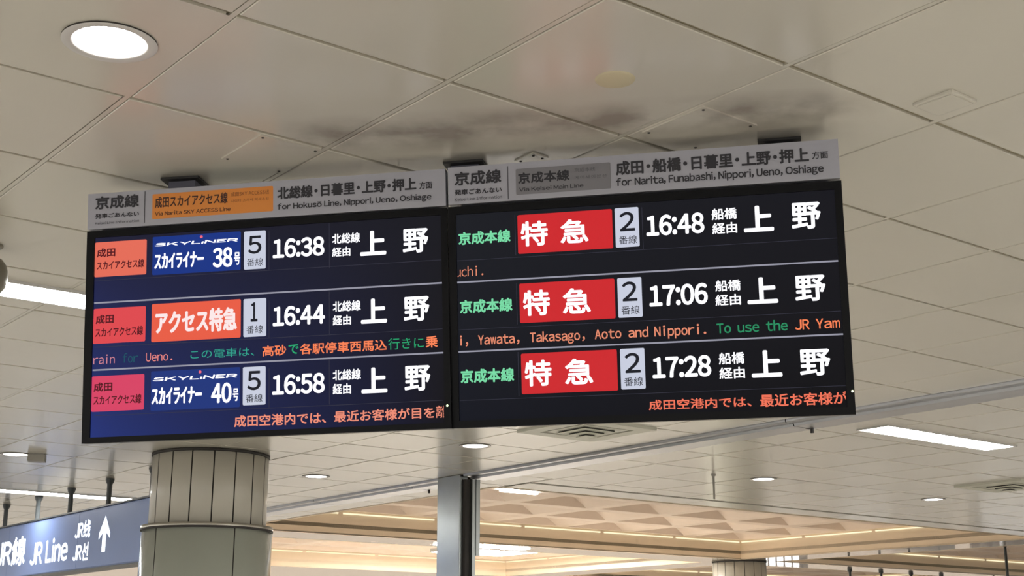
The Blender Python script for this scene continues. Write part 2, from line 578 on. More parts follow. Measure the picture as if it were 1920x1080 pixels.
for j0, j1 in ((-6, -1.5), (-1.5, 4.77), (4.77, 10.37), (10.9, 11.75), (11.75, 14.3), (14.3, 24)):
    link('rail_segment', rail_seg(j0, j1), M_STEEL2, rail)
for j in (4.77, 11.75):
    bm = bmesh.new()
    add_box(bm, 0.04, 0.10, (j - 8) * P - .008, (j - 8) * P + .008, -0.036, -0.028)
    add_box(bm, 0.085, 0.10, (j - 8) * P - .008, (j - 8) * P + .008, -0.060, -0.034)
    link('joint_bracket', bm_mesh('joint_bracket', bm), M_DARK, rail)

# steel pillar that carries the shutter guide
pil = empty('shutter_pillar', frame_at(gpt(8.74, 10.63, 0), TH))
tag(pil, 'brushed stainless steel post under the shutter rail with a dark guide slot', 'pillar')
link('post_shaft', box('post_shaft', -0.045, 0.035, -0.145, 0.165, 0.0, ZC - 0.002, 0.004), M_STEEL, pil)
link('guide_slot', box('guide_slot', -0.012, 0.03, -0.178, -0.1455, 0.0, ZC - 0.04), M_DARK, pil)
link('guide_cheek', box('guide_cheek', 0.0305, 0.062, -0.215, -0.146, 0.0, ZC - 0.04, 0.002), M_STEEL, pil)
link('lock_box', box('lock_box', 0.0625, 0.10, -0.225, -0.15, 2.36, ZC - 0.04, 0.003), M_STEEL, pil)

# ------------------------------------------------------------------ ceiling fittings
LAMP_SPOTS = {0: 'largest round downlight, in the ceiling above the left departure board',
              1: 'small round downlight under the seam between the two departure boards',
              2: 'small round downlight between the round column and the steel post',
              3: 'small round downlight beside the thin hanging rod',
              4: 'small round downlight beyond the long lamp, nearest the ceiling edge on the right',
              5: 'small round downlight beside the grey ceiling box above the blue sign',
              6: 'unseen added downlight behind the camera on the left', 7: 'unseen added downlight behind the camera beside the boards',
              8: 'unseen added downlight on the right', 9: 'farther unseen added downlight on the right'}  # the last four are unseen, added to light the hall
ring_me = lathe('trim_ring', [(0.086, 0.004), (0.086, -0.003), (0.090, -0.005), (0.108, -0.0052), (0.111, -0.0042)], 48)
ring_me.materials.append(M_TRIM)
ring_shadow_me = lathe('ring_shadow_band', [(0.1105, -0.0042), (0.1105, 0.0005)], 48)  # dark band painted as the shadow gap between trim ring and ceiling
ring_shadow_me.materials.append(M_DARK)
M_BAFFLE = mat('downlight_baffle', (0.85, 0.83, 0.82, 1), 0.4, noise=0.02)
prof = []
for k in range(9):
    z = 0.004 + k * 0.006
    prof += [(0.087 - k * 0.0012, z), (0.0855 - k * 0.0012, z + 0.004)]
baf_me = lathe('baffle', prof, 48, smooth=False)
baf_me.materials.append(M_BAFFLE)
lens_me = lathe('lamp_lens', [(0.0001, 0.040), (0.05, 0.041), (0.080, 0.047)], 40)
lens_me.materials.append(M_DOWN)
for k, (i, j) in enumerate(DOWN):
    e = empty('downlight', frame_at(gpt(i, j, ZC), TH))
    tag(e, LAMP_SPOTS[k], 'downlight', 'round ceiling downlights')
    link('trim_ring', ring_me, None, e)
    link('baffle', baf_me, None, e)
    link('ring_shadow_band', ring_shadow_me, None, e)
    link('lamp_lens', lens_me, None, e)

TUBES = [(-0.25, 2.10, 4.5, 'long bright ceiling lamp cut off by the left edge of the left board'),
         (9.80, 12.15, 4.5, 'long bright ceiling lamp on the right below the boards'),
         (4.75, 7.10, 4.5, 'long ceiling lamp hidden behind the departure boards'),
         (4.30, 6.66, 16.0, 'thin long ceiling lamp just above the blue sign'),
         (-0.6, 1.75, 16.0, 'unseen added ceiling lamp beyond the left edge'),  # from here on the lamps are unseen, added to light the floor
         (14.8, 17.15, 4.5, 'unseen added ceiling lamp beyond the right edge'),
         (-0.25, 2.10, -5.5, 'unseen added ceiling lamp behind the camera'),
         (4.75, 7.10, -5.5, 'unseen added ceiling lamp over the right shoulder of the camera'),
         (9.80, 12.15, -5.5, 'unseen added ceiling lamp far right of the camera'),
         (-5.2, -2.85, 4.5, 'unseen added ceiling lamp left of the camera'),
         (19.8, 22.15, 4.5, 'unseen added ceiling lamp far beyond the right edge'),
         (14.8, 17.15, -1.5, 'unseen added ceiling lamp out on the right, near the open side')]
for i0, i1, jc, lab in TUBES:
    L, Wd = (i1 - i0) * P, 0.37 * P
    e = empty('linear_lamp', frame_at(gpt((i0 + i1) / 2, jc, ZC), TH))
    tag(e, lab, 'ceiling lamp', 'long recessed ceiling lamps')
    bm = bmesh.new()
    for x0, x1, y0, y1 in ((-L / 2 - .016, L / 2 + .016, Wd / 2, Wd / 2 + .014), (-L / 2 - .016, L / 2 + .016, -Wd / 2 - .014, -Wd / 2), (-L / 2 - .016, -L / 2, -Wd / 2, Wd / 2), (L / 2, L / 2 + .016, -Wd / 2, Wd / 2)):
        add_box(bm, x0, x1, y0, y1, -0.010, 0.002)
    link('lamp_frame', bm_mesh('lamp_frame', bm), M_TRIM, e)
    link('lamp_diffuser', box('lamp_diffuser', -L / 2, L / 2, -Wd / 2, Wd / 2, -0.006, 0.001), M_TUBE, e)

# square air diffusers with nested louvres
M_LOUVRE = mat('diffuser_white', (0.60, 0.59, 0.50, 1), 0.45, noise=0.04)
for (vi, vj), lab in zip(VENTS, ('square louvred air diffuser in the ceiling just below the right departure board', 'square louvred air diffuser at the right edge of the ceiling')):
    e = empty('air_diffuser', frame_at(gpt(vi + .5, vj + .5, ZC), TH))
    tag(e, lab, 'air vent', 'square ceiling air diffusers')
    bm = bmesh.new()
    for x0, x1, y0, y1 in ((-.318, .318, .215, .318), (-.318, .318, -.318, -.215), (-.318, -.215, -.215, .215), (.215, .318, -.215, .215)):
        add_box(bm, x0, x1, y0, y1, -0.016, 0.004)
    link('diffuser_frame', bm_mesh('diffuser_frame', bm), M_LOUVRE, e)
    link('duct_throat', box('duct_throat', -.222, .222, -.222, .222, 0.01, 0.012), M_DARK, e)
    for k, a in enumerate((.190, .140, .092, .048)):
        z = -0.012 - k * 0.013
        link('louvre_gap_shade', box('louvre_gap_shade', -a + .012, a - .012, -a + .012, a - .012, z + 0.0015, z + 0.0165 if k else 0.0095), M_DARK, e)  # dark blocks painted in as the shaded openings between the louvres
        link('louvre', box('louvre', -a, a, -a, a, z - 0.0025, z + 0.0014, 0.001), M_LOUVRE, e)

# small round and square ceiling plates
o = link('round_cover_plate', lathe('round_cover_plate', [(0.0001, -0.0045), (0.046, -0.0045), (0.050, -0.003), (0.052, 0.001)], 40), M_PLATE, None, frame_at(gpt(1.53, -0.46, ZC)))
tag(o, 'round cream blanking plate on the ceiling above the right board', 'cover plate')
e = empty('square_detector', frame_at(gpt(2.82, -1.18, ZC), TH))
tag(e, 'small square cream cover plate raised from the ceiling, top right', 'cover plate')
link('cover', box('cover', -.056, .056, -.060, .060, -0.010, 0.0005, .003), M_TILE, e)
link('cover_face', box('cover_face', -.048, .048, -.052, .052, -0.0125, -0.010, .001), M_TILE, e)

# access plates screwed to the ceiling near the mounts
SCREW = lathe('screw', [(0.0001, -0.002), (0.0035, -0.002), (0.0045, 0)], 12)
SCREW.materials.append(M_DARK)
for i0, i1, j0, j1, lab in ((0.66, 0.985, 1.02, 1.42, 'screwed access plate in the ceiling above the left board'), (2.03, 2.38, -0.49, -0.10, 'screwed access plate in the ceiling above the right board'), (1.80, 1.90, 0.42, 0.56, 'tiny screwed plate in the ceiling above the seam of the boards')):
    c = gpt((i0 + i1) / 2, (j0 + j1) / 2, ZC)
    w, h = (i1 - i0) * P / 2, (j1 - j0) * P / 2
    e = empty('access_plate', frame_at(c, TH))
    tag(e, lab, 'access plate', 'screwed access plates')
    link('plate', box('plate', -w, w, -h, h, -0.0045, 0.0008), M_TILE, e)
    for sx in (-1, 1):
        for sy in (-1, 1):
            s_ = link('screw', SCREW, None, e)
            s_.location = (sx * (w - .013), sy * (h - .013), -0.0045)

# thin rod hanging from the ceiling
e = empty('hanging_rod', frame_at(Vector((1.62, 10.92, ZC))))
tag(e, 'thin grey rod hanging from the ceiling on the right', 'rod')
link('rod', lathe('rod', [(0.0001, -0.2), (0.0085, -0.2), (0.0085, -0.012)], 14), M_GREYBOX, e)
link('rod_cap', lathe('rod_cap', [(0.0085, -0.02), (0.018, -0.012), (0.018, 0.0)], 16), M_GREYBOX, e)
# small box
e = empty('ceiling_box', frame_at(Vector((-3.44, 9.80, ZC)), 0.2))
tag(e, 'small grey box fixed to the ceiling above the blue sign', 'sensor box')
link('box_body', box('box_body', -.06, .06, -.05, .05, -0.055, -0.004, .003), M_GREYBOX, e)
link('box_base', box('box_base', -.05, .05, -.04, .04, -0.004, 0.0), M_TRIM, e)
# dome at the left edge
e = empty('dome_camera', frame_at(Vector((-1.855, 4.6, ZC)), 0.0))
tag(e, 'khaki domed ceiling camera housing at the far left beside a long lamp', 'camera')
link('dome_shell', lathe('dome_shell', [(0.0001, -0.190), (0.03, -0.186), (0.055, -0.172), (0.070, -0.150), (0.076, -0.122), (0.074, -0.095), (0.066, -0.072), (0.052, -0.054), (0.03, -0.044), (0.02, -0.040)], 40), M_DOME, e)
link('stem', lathe('stem', [(0.02, -0.045), (0.02, -0.006), (0.05, -0.006), (0.05, 0.0)], 24), M_DOME, e)
s_ = link('screw', SCREW, None, e)
s_.location = (0.050, -0.057, -0.115)
s_.rotation_euler = (math.radians(-90), 0, math.radians(35))
ELEMENTS = [
    ('L', 'frame', '#header', 0.0021, 0.0058, 1.0984, 0.1153, 'hdr', 0),
    ('L', 'header', '京成線', 0.0245, 0.0649, 0.1635, 0.1055, 'ink', 2),
    ('L', 'header', '発車ごあんない', 0.0253, 0.0371, 0.1646, 0.052, 'ink', 2),
    ('L', 'header', 'Keisei Line Information', 0.0258, 0.019, 0.1652, 0.0272, 'ink', 0),
    ('L', 'header', '#divider', 0.1809, 0.0146, 0.1828, 0.1112, 'ink', 0),
    ('L', 'header', '#route_badge', 0.2057, 0.0243, 0.5808, 0.1004, 'orange_badge', 0.004),
    ('L', 'header', '成田スカイアクセス線', 0.2143, 0.057, 0.4413, 0.0914, 'brown_ink', 1),
    ('L', 'header', 'Via Narita SKY ACCESS Line', 0.2148, 0.0337, 0.4501, 0.0462, 'brown_ink', 1),
    ('L', 'header', '成田SKY ACCESS线', 0.4515, 0.0764, 0.5686, 0.0901, 'faint_ink', 0),
    ('L', 'header', '나리타 스카이 액세스선', 0.4516, 0.0585, 0.567, 0.0678, 'faint_ink', 0),
    ('L', 'header', '北総線・日暮里・上野・押上', 0.5938, 0.0577, 1.0125, 0.0955, 'ink', 2),
    ('L', 'header', '方面', 1.0209, 0.0593, 1.0589, 0.0809, 'ink', 1),
    ('L', 'header', 'for Hokusō Line, Nippori, Ueno, Oshiage', 0.5939, 0.0272, 1.0565, 0.0441, 'ink', 2),
    ('L', 'screen', '#line_tile', 0.0244, -0.1401, 0.1879, -0.0345, 'salmon_tile', 0.004),
    ('L', 'screen', '成田', 0.0311, -0.0805, 0.0898, -0.0542, 'dark_red', 2),
    ('L', 'screen', 'スカイアクセス線', 0.0322, -0.1191, 0.1813, -0.0929, 'dark_red', 1),
    ('L', 'screen', '#train_tile', 0.2068, -0.1445, 0.4803, -0.0291, 'blue_tile', 0.004),
    ('L', 'screen', 'SKYLıNER', 0.2148, -0.0588, 0.4725, -0.0487, 'white', 4),
    ('L', 'screen', '•', 0.3542, -0.0426, 0.3632, -0.0335, 'pink', 0),
    ('L', 'screen', 'スカイライナー', 0.2136, -0.1277, 0.3672, -0.0797, 'white', 2),
    ('L', 'screen', '38', 0.3946, -0.1336, 0.4559, -0.0739, 'white', 2),
    ('L', 'screen', '号', 0.4604, -0.1294, 0.4788, -0.091, 'white', 1),
    ('L', 'screen', '#platform_tile', 0.4905, -0.145, 0.557, -0.0309, 'pale_tile', 0.004),
    ('L', 'screen', '5', 0.5029, -0.0995, 0.544, -0.0452, 'navy_ink', 1),
    ('L', 'screen', '番線', 0.4996, -0.1361, 0.5493, -0.1122, 'navy_ink', 0),
    ('L', 'screen', '16:38', 0.5787, -0.1172, 0.7347, -0.0597, 'white', 3),
    ('L', 'screen', '北総線', 0.7582, -0.0854, 0.8417, -0.0547, 'white', 1),
    ('L', 'screen', '経由', 0.758, -0.1233, 0.8127, -0.0953, 'white', 1),
    ('L', 'screen', '上', 0.8417, -0.1259, 0.9192, -0.0532, 'white', 3),
    ('L', 'screen', '野', 0.9682, -0.126, 1.0437, -0.0548, 'white', 5),
    ('L', 'screen', '#row_line', 0.0262, -0.2206, 1.0816, -0.2159, 'line', 0),
    ('L', 'screen', '#line_tile', 0.0258, -0.3405, 0.1887, -0.2358, 'red_tile', 0.004),
    ('L', 'screen', '成田', 0.0328, -0.2817, 0.0894, -0.2547, 'dark_red', 2),
    ('L', 'screen', 'スカイアクセス線', 0.0322, -0.3215, 0.1819, -0.2937, 'dark_red', 1),
    ('L', 'screen', '#train_tile', 0.2076, -0.3444, 0.4817, -0.2316, 'orange_tile', 0.004),
    ('L', 'screen', 'アクセス特急', 0.2196, -0.3231, 0.4706, -0.2531, 'pink_white', 2),
    ('L', 'screen', '#platform_tile', 0.49, -0.3443, 0.5588, -0.2324, 'pale_tile', 0.004),
    ('L', 'screen', '1', 0.5121, -0.3003, 0.5328, -0.2434, 'navy_ink', 1),
    ('L', 'screen', '番線', 0.4992, -0.3351, 0.5495, -0.3112, 'navy_ink', 0),
    ('L', 'screen', '16:44', 0.5791, -0.3179, 0.7355, -0.2598, 'white', 3),
    ('L', 'screen', '北総線', 0.7589, -0.2849, 0.842, -0.254, 'white', 1),
    ('L', 'screen', '経由', 0.7587, -0.3243, 0.8128, -0.295, 'white', 1),
    ('L', 'screen', '上', 0.8423, -0.3241, 0.919, -0.2526, 'white', 3),
    ('L', 'screen', '野', 0.9683, -0.3245, 1.0431, -0.2534, 'white', 5),
    ('L', 'ticker', 'rain', 0.0285, -0.4005, 0.0958, -0.3763, 't_pink', 0),
    ('L', 'ticker', 'for', 0.12, -0.4, 0.1684, -0.3736, 't_teal_dim', 0),
    ('L', 'ticker', 'Ueno.', 0.1924, -0.402, 0.2742, -0.3762, 't_pink2', 0),
    ('L', 'ticker', 'この電車は、', 0.3295, -0.4007, 0.524, -0.3739, 't_teal', 0),
    ('L', 'ticker', '高砂', 0.5482, -0.4035, 0.6199, -0.3724, 't_orange', 1),
    ('L', 'ticker', 'で', 0.6264, -0.401, 0.6566, -0.3727, 't_green', 1),
    ('L', 'ticker', '各駅停車西馬込', 0.6605, -0.4036, 0.9174, -0.3718, 't_orange', 1),
    ('L', 'ticker', '行きに', 0.9211, -0.4032, 1.0251, -0.3696, 't_green', 0),
    ('L', 'ticker', '乗', 1.0307, -0.4025, 1.0654, -0.3692, 't_orange', 1),
    ('L', 'screen', '#row_line', 0.0267, -0.4208, 1.0806, -0.4162, 'line', 0),
    ('L', 'screen', '#line_tile', 0.0258, -0.5411, 0.1884, -0.4369, 'pink_tile', 0.004),
    ('L', 'screen', '成田', 0.0317, -0.4829, 0.09, -0.4559, 'dark_red', 2),
    ('L', 'screen', 'スカイアクセス線', 0.0318, -0.5221, 0.181, -0.4944, 'dark_red', 1),
    ('L', 'screen', '#train_tile', 0.2092, -0.5463, 0.4805, -0.4308, 'blue_tile_dim', 0.004),
    ('L', 'screen', 'SKYLıNER', 0.2154, -0.4605, 0.473, -0.4492, 'white', 4),
    ('L', 'screen', '•', 0.3552, -0.4437, 0.364, -0.4347, 'pink', 0),
    ('L', 'screen', 'スカイライナー', 0.2117, -0.529, 0.366, -0.4791, 'white', 2),
    ('L', 'screen', '40', 0.3939, -0.5328, 0.4558, -0.4737, 'white', 2),
    ('L', 'screen', '号', 0.4594, -0.5287, 0.4765, -0.492, 'white', 1),
    ('L', 'screen', '#platform_tile', 0.4893, -0.5423, 0.5578, -0.4319, 'pale_tile', 0.004),
    ('L', 'screen', '5', 0.5027, -0.4999, 0.5433, -0.444, 'navy_ink', 1),
    ('L', 'screen', '番線', 0.4981, -0.535, 0.5491, -0.5112, 'navy_ink', 0),
    ('L', 'screen', '16:58', 0.5778, -0.517, 0.7339, -0.4585, 'white', 3),
    ('L', 'screen', '北総線', 0.7577, -0.4831, 0.8408, -0.4521, 'white', 1),
    ('L', 'screen', '経由', 0.7575, -0.5227, 0.8111, -0.4926, 'white', 1),
    ('L', 'screen', '上', 0.8416, -0.524, 0.9173, -0.4512, 'white', 3),
    ('L', 'screen', '野', 0.9674, -0.5235, 1.0424, -0.4516, 'white', 5),
    ('L', 'ticker', '成田空港内では、', 0.464, -0.6039, 0.7372, -0.5705, 't_salmon', 1),
    ('L', 'ticker', '最近お客様が目を', 0.7609, -0.6022, 1.0526, -0.5702, 't_salmon', 1),
    ('L', 'ticker', '離', 1.0567, -0.6022, 1.0907, -0.5675, 't_salmon', 0),
    ('L', 'screen', '#cell_line', 0.0256, -0.1518, 1.0838, -0.1505, 'cell', 0),
    ('L', 'screen', '#cell_line', 0.0311, -0.3512, 1.0798, -0.3499, 'cell', 0),
    ('L', 'screen', '#cell_line', 0.0366, -0.5538, 1.0757, -0.5525, 'cell', 0),
    ('L', 'screen', '#cell_line', 0.5663, -0.1507, 0.5676, -0.0345, 'cell', 0),
    ('L', 'screen', '#cell_line', 0.7486, -0.1553, 0.7498, -0.0209, 'cell', 0),
    ('L', 'screen', '#cell_line', 0.5669, -0.3516, 0.5682, -0.2406, 'cell', 0),
    ('L', 'screen', '#cell_line', 0.7475, -0.3485, 0.7487, -0.2242, 'cell', 0),
    ('L', 'screen', '#cell_line', 0.5674, -0.5549, 0.5687, -0.4383, 'cell', 0),
    ('L', 'screen', '#cell_line', 0.7464, -0.5505, 0.7476, -0.4239, 'cell', 0),
    ('L', 'led', '#status_light', 1.087, -0.5721, 1.0931, -0.5662, 'led', 0),
    ('R', 'frame', '#header', -0.0004, 0.0067, 1.0981, 0.1165, 'hdr', 0),
    ('R', 'header', '京成線', 0.0206, 0.0608, 0.1591, 0.1018, 'ink', 2),
    ('R', 'header', '発車ごあんない', 0.0207, 0.0328, 0.1595, 0.0495, 'ink', 2),
    ('R', 'header', 'Keisei Line Information', 0.0211, 0.0153, 0.1596, 0.0253, 'ink', 0),
    ('R', 'header', '#divider', 0.1769, 0.0115, 0.1788, 0.1077, 'ink', 0),
    ('R', 'header', '#route_badge', 0.2011, 0.0221, 0.4731, 0.0974, 'grey_badge', 0.004),
    ('R', 'header', '京成本線', 0.2078, 0.0531, 0.3563, 0.0859, 'ink', 2),
    ('R', 'header', 'Via Keisei Main Line', 0.2104, 0.0308, 0.3953, 0.0429, 'ink', 1),
    ('R', 'header', '京成本线', 0.3705, 0.0754, 0.4298, 0.088, 'grey_ink', 0),
    ('R', 'header', '게이세이본선', 0.3708, 0.055, 0.4609, 0.0648, 'grey_ink', 0),
    ('R', 'header', '成田・船橋・日暮里・上野・押上', 0.4881, 0.0574, 1.0189, 0.0983, 'ink', 2),
    ('R', 'header', '方面', 1.0265, 0.064, 1.0696, 0.0851, 'ink', 1),
    ('R', 'header', 'for Narita, Funabashi, Nippori, Ueno, Oshiage', 0.4875, 0.0267, 1.0559, 0.0480, 'ink', 2),
    ('R', 'screen', '京成本線', 0.0285, -0.1122, 0.1811, -0.0747, 'mint', 2),
    ('R', 'screen', '#train_tile', 0.2019, -0.1477, 0.4724, -0.0359, 'crimson_tile', 0.004),
    ('R', 'screen', '特', 0.2107, -0.1281, 0.2883, -0.0558, 'white', 5),
    ('R', 'screen', '急', 0.3241, -0.1267, 0.4045, -0.0578, 'white', 5),
    ('R', 'screen', '#platform_tile', 0.48, -0.1468, 0.5467, -0.035, 'pale_tile', 0.004),
    ('R', 'screen', '2', 0.4928, -0.1018, 0.5356, -0.0474, 'navy_ink', 1),
    ('R', 'screen', '番線', 0.4897, -0.1384, 0.5401, -0.1145, 'navy_ink', 0),
    ('R', 'screen', '16:48', 0.5667, -0.1207, 0.7271, -0.0619, 'white', 3),
    ('R', 'screen', '船橋', 0.7482, -0.0866, 0.817, -0.0545, 'white', 1),
    ('R', 'screen', '経由', 0.7483, -0.1259, 0.8157, -0.0947, 'white', 1),
    ('R', 'screen', '上', 0.834, -0.1265, 0.9149, -0.0541, 'white', 3),
    ('R', 'screen', '野', 0.9627, -0.1273, 1.0411, -0.0534, 'white', 5),
    ('R', 'screen', '京成本線', 0.029, -0.3102, 0.1819, -0.2712, 'mint', 2),
    ('R', 'screen', '#train_tile', 0.2026, -0.3452, 0.4725, -0.2333, 'crimson_tile', 0.004),
    ('R', 'screen', '特', 0.2123, -0.3263, 0.2886, -0.2535, 'white', 5),
    ('R', 'screen', '急', 0.3249, -0.3264, 0.4042, -0.2544, 'white', 5),
    ('R', 'screen', '#platform_tile', 0.4804, -0.3443, 0.5476, -0.2332, 'pale_tile', 0.004),
    ('R', 'screen', '2', 0.4929, -0.2995, 0.5351, -0.2445, 'navy_ink', 1),
    ('R', 'screen', '番線', 0.4893, -0.3364, 0.5401, -0.312, 'navy_ink', 0),
    ('R', 'screen', '17:06', 0.5677, -0.3183, 0.7275, -0.2591, 'white', 3),
    ('R', 'screen', '船橋', 0.7487, -0.286, 0.8174, -0.2548, 'white', 1),
    ('R', 'screen', '経由', 0.7476, -0.3251, 0.8163, -0.2945, 'white', 1),
    ('R', 'screen', '上', 0.8339, -0.3253, 0.9158, -0.2529, 'white', 3),
    ('R', 'screen', '野', 0.9615, -0.3251, 1.0426, -0.2543, 'white', 5),
    ('R', 'screen', '京成本線', 0.0282, -0.5081, 0.1823, -0.4685, 'mint', 2),
    ('R', 'screen', '#train_tile', 0.2028, -0.5448, 0.4722, -0.4315, 'crimson_tile', 0.004),
    ('R', 'screen', '特', 0.2121, -0.5241, 0.2883, -0.451, 'white', 5),
    ('R', 'screen', '急', 0.3256, -0.5238, 0.4047, -0.4519, 'white', 5),
    ('R', 'screen', '#platform_tile', 0.481, -0.5428, 0.5484, -0.4308, 'pale_tile', 0.004),
    ('R', 'screen', '2', 0.4932, -0.4984, 0.5365, -0.443, 'navy_ink', 1),
    ('R', 'screen', '番線', 0.4897, -0.5343, 0.5416, -0.5098, 'navy_ink', 0),
    ('R', 'screen', '17:28', 0.5685, -0.5167, 0.728, -0.4576, 'white', 3),
    ('R', 'screen', '船橋', 0.7491, -0.4858, 0.8182, -0.4534, 'white', 1),
    ('R', 'screen', '経由', 0.749, -0.5249, 0.8172, -0.4938, 'white', 1),
    ('R', 'screen', '上', 0.8353, -0.5251, 0.9166, -0.4521, 'white', 3),
    ('R', 'screen', '野', 0.9629, -0.5261, 1.0434, -0.4548, 'white', 5),
    ('R', 'ticker', 'uchi.', 0.0182, -0.2034, 0.1, -0.1763, 't_salmon2', 0),
    ('R', 'screen', '#row_line', 0.0221, -0.2219, 1.0794, -0.2174, 'line', 0),
    ('R', 'screen', '#row_line', 0.0222, -0.4206, 1.0807, -0.4162, 'line', 0),
    ('R', 'ticker', 'i,', 0.0283, -0.4041, 0.052, -0.3732, 't_salmon2', 1),
    ('R', 'ticker', 'Yawata,', 0.0806, -0.405, 0.1998, -0.377, 't_salmon2', 1),
    ('R', 'ticker', 'Takasago,', 0.2295, -0.4036, 0.3851, -0.3765, 't_salmon2', 1),
    ('R', 'ticker', 'Aoto', 0.4128, -0.401, 0.4869, -0.3743, 't_salmon2', 1),
    ('R', 'ticker', 'and', 0.5063, -0.3998, 0.5614, -0.372, 't_salmon2', 1),
    ('R', 'ticker', 'Nippori.', 0.5779, -0.4063, 0.7191, -0.3726, 't_salmon2', 1),
    ('R', 'ticker', 'To', 0.7476, -0.4006, 0.7862, -0.3726, 't_green2', 1),
    ('R', 'ticker', 'use', 0.8038, -0.401, 0.8612, -0.3808, 't_green2', 1),
    ('R', 'ticker', 'the', 0.8798, -0.3998, 0.9369, -0.3743, 't_green2', 1),
    ('R', 'ticker', 'JR', 0.9559, -0.4009, 0.9943, -0.3722, 't_orange', 1),
    ('R', 'ticker', 'Yam', 1.0114, -0.4008, 1.0742, -0.3748, 't_orange', 1),
    ('R', 'ticker', '成田空港内では、', 0.5548, -0.6026, 0.8311, -0.5743, 't_redorange', 1),
    ('R', 'ticker', '最近お客様が', 0.8538, -0.6046, 1.0813, -0.5706, 't_redorange', 1),
    ('R', 'screen', '#cell_line', 0.0232, -0.1576, 1.0792, -0.1564, 'cell', 0),
    ('R', 'screen', '#cell_line', 0.0248, -0.3563, 1.0789, -0.3551, 'cell', 0),
    ('R', 'screen', '#cell_line', 0.0239, -0.5564, 1.0794, -0.5552, 'cell', 0),
    ('R', 'screen', '#cell_line', 0.1938, -0.1508, 0.1951, -0.034, 'cell', 0),
    ('R', 'screen', '#cell_line', 0.1938, -0.3485, 0.195, -0.2304, 'cell', 0),
    ('R', 'screen', '#cell_line', 0.1936, -0.5489, 0.1948, -0.4267, 'cell', 0),
    ('R', 'screen', '#cell_line', 0.5558, -0.1546, 0.557, -0.0369, 'cell', 0),
    ('R', 'led', '#status_light', 1.092, -0.5751, 1.0988, -0.5681, 'led', 0),
    ('L', 'frame', '#screen', 0.0249, -0.6163, 1.0819, -0.0206, '-', 0),
    ('R', 'frame', '#screen', 0.0229, -0.6126, 1.0807, -0.0233, '-', 0),
]

# ------------------------------------------------------------------ departure boards
BW, BH = 1.10063, 0.63301
BOARDS = {
    'L': dict(o=(-1.2733, 3.8784, 2.8242), x=(0.98667, -0.16208, 0.01478), y=(-0.02912, -0.08649, 0.99583), n=(-0.16012, -0.98298, -0.09006),
              head=(0.0005, 0.0058, 1.0984, 0.1153), scr=(0.0249, -0.6163, 1.0819, -0.0206),
              label='left departure board with three train rows, orange route badge on its header', mounts=[(-1.01, 3.885)]),
    'R': dict(o=(-0.1841, 3.7000, 2.8411), x=(0.97808, -0.20821, 0.00008), y=(-0.02284, -0.10692, 0.99401), n=(-0.20695, -0.97222, -0.10933),
              head=(0.0012, 0.0067, 1.0981, 0.1165), scr=(0.0229, -0.6126, 1.0807, -0.0233),
              label='right departure board with three red express tiles, grey route badge on its header', mounts=[(-0.145, 3.745), (0.75, 3.565)]),
}
BASELINES = {'L': [(-0.4012, -0.3755)], 'R': [(-0.2034, -0.1763), (-0.4008, -0.3738)]}     # running lines: baseline, capital height
INK = lambda n, c: mat(n, c, 0.5, noise=0.02)
COLOURS = {
    'ink': INK('black_ink', (0.018, 0.017, 0.024, 1)), 'brown_ink': INK('brown_ink', (0.05, 0.012, 0.004, 1)),
    'faint_ink': INK('faint_brown_ink', (0.21, 0.065, 0.014, 1)), 'grey_ink': INK('grey_ink', (0.10, 0.095, 0.11, 1)),
    'orange_badge': INK('orange_badge', (0.72, 0.25, 0.04, 1)), 'grey_badge': INK('grey_badge', (0.20, 0.195, 0.215, 1)),
    'white': emit('lcd_white', srgb(250, 250, 255), 1.25), 'pink': emit('lcd_pink', srgb(240, 105, 125)),
    'pink_white': emit('lcd_pink_white', srgb(252, 232, 232)), 'mint': emit('lcd_mint', srgb(120, 218, 165)),
    'salmon_tile': emit('lcd_salmon', srgb(228, 108, 88)), 'red_tile': emit('lcd_coral', srgb(222, 72, 78)), 'pink_tile': emit('lcd_rose', srgb(215, 66, 100)),
    'orange_tile': emit('lcd_orange', srgb(232, 92, 68)), 'crimson_tile': emit('lcd_red', srgb(205, 38, 44)),
    'blue_tile': emit('lcd_blue', srgb(18, 50, 132)), 'blue_tile_dim': emit('lcd_blue_dim', srgb(24, 50, 122)),
    'pale_tile': emit('lcd_pale', srgb(200, 205, 222)), 'navy_ink': emit('lcd_black', srgb(22, 24, 34)), 'dark_red': emit('lcd_dark_red', srgb(84, 18, 28)),
    'line': emit('lcd_line', srgb(150, 150, 165)), 'cell': emit('lcd_cell', srgb(52, 52, 66)),
    't_pink': emit('led_pink', srgb(205, 130, 145)), 't_pink2': emit('led_pink_strong', srgb(235, 135, 130)), 't_teal_dim': emit('led_teal_dim', srgb(22, 85, 98)),
    't_teal': emit('led_teal', srgb(45, 160, 140)), 't_green': emit('led_green', srgb(35, 165, 110)), 't_green2': emit('led_green_dim', srgb(38, 140, 95)),
    't_orange': emit('led_orange', srgb(250, 130, 85)), 't_salmon': emit('led_salmon', srgb(238, 142, 118)), 't_salmon2': emit('led_salmon_dim', srgb(228, 138, 108)),
    't_redorange': emit('led_red_orange', srgb(240, 115, 88)), 'led': emit('status_green', srgb(225, 245, 190), 2.5),
}

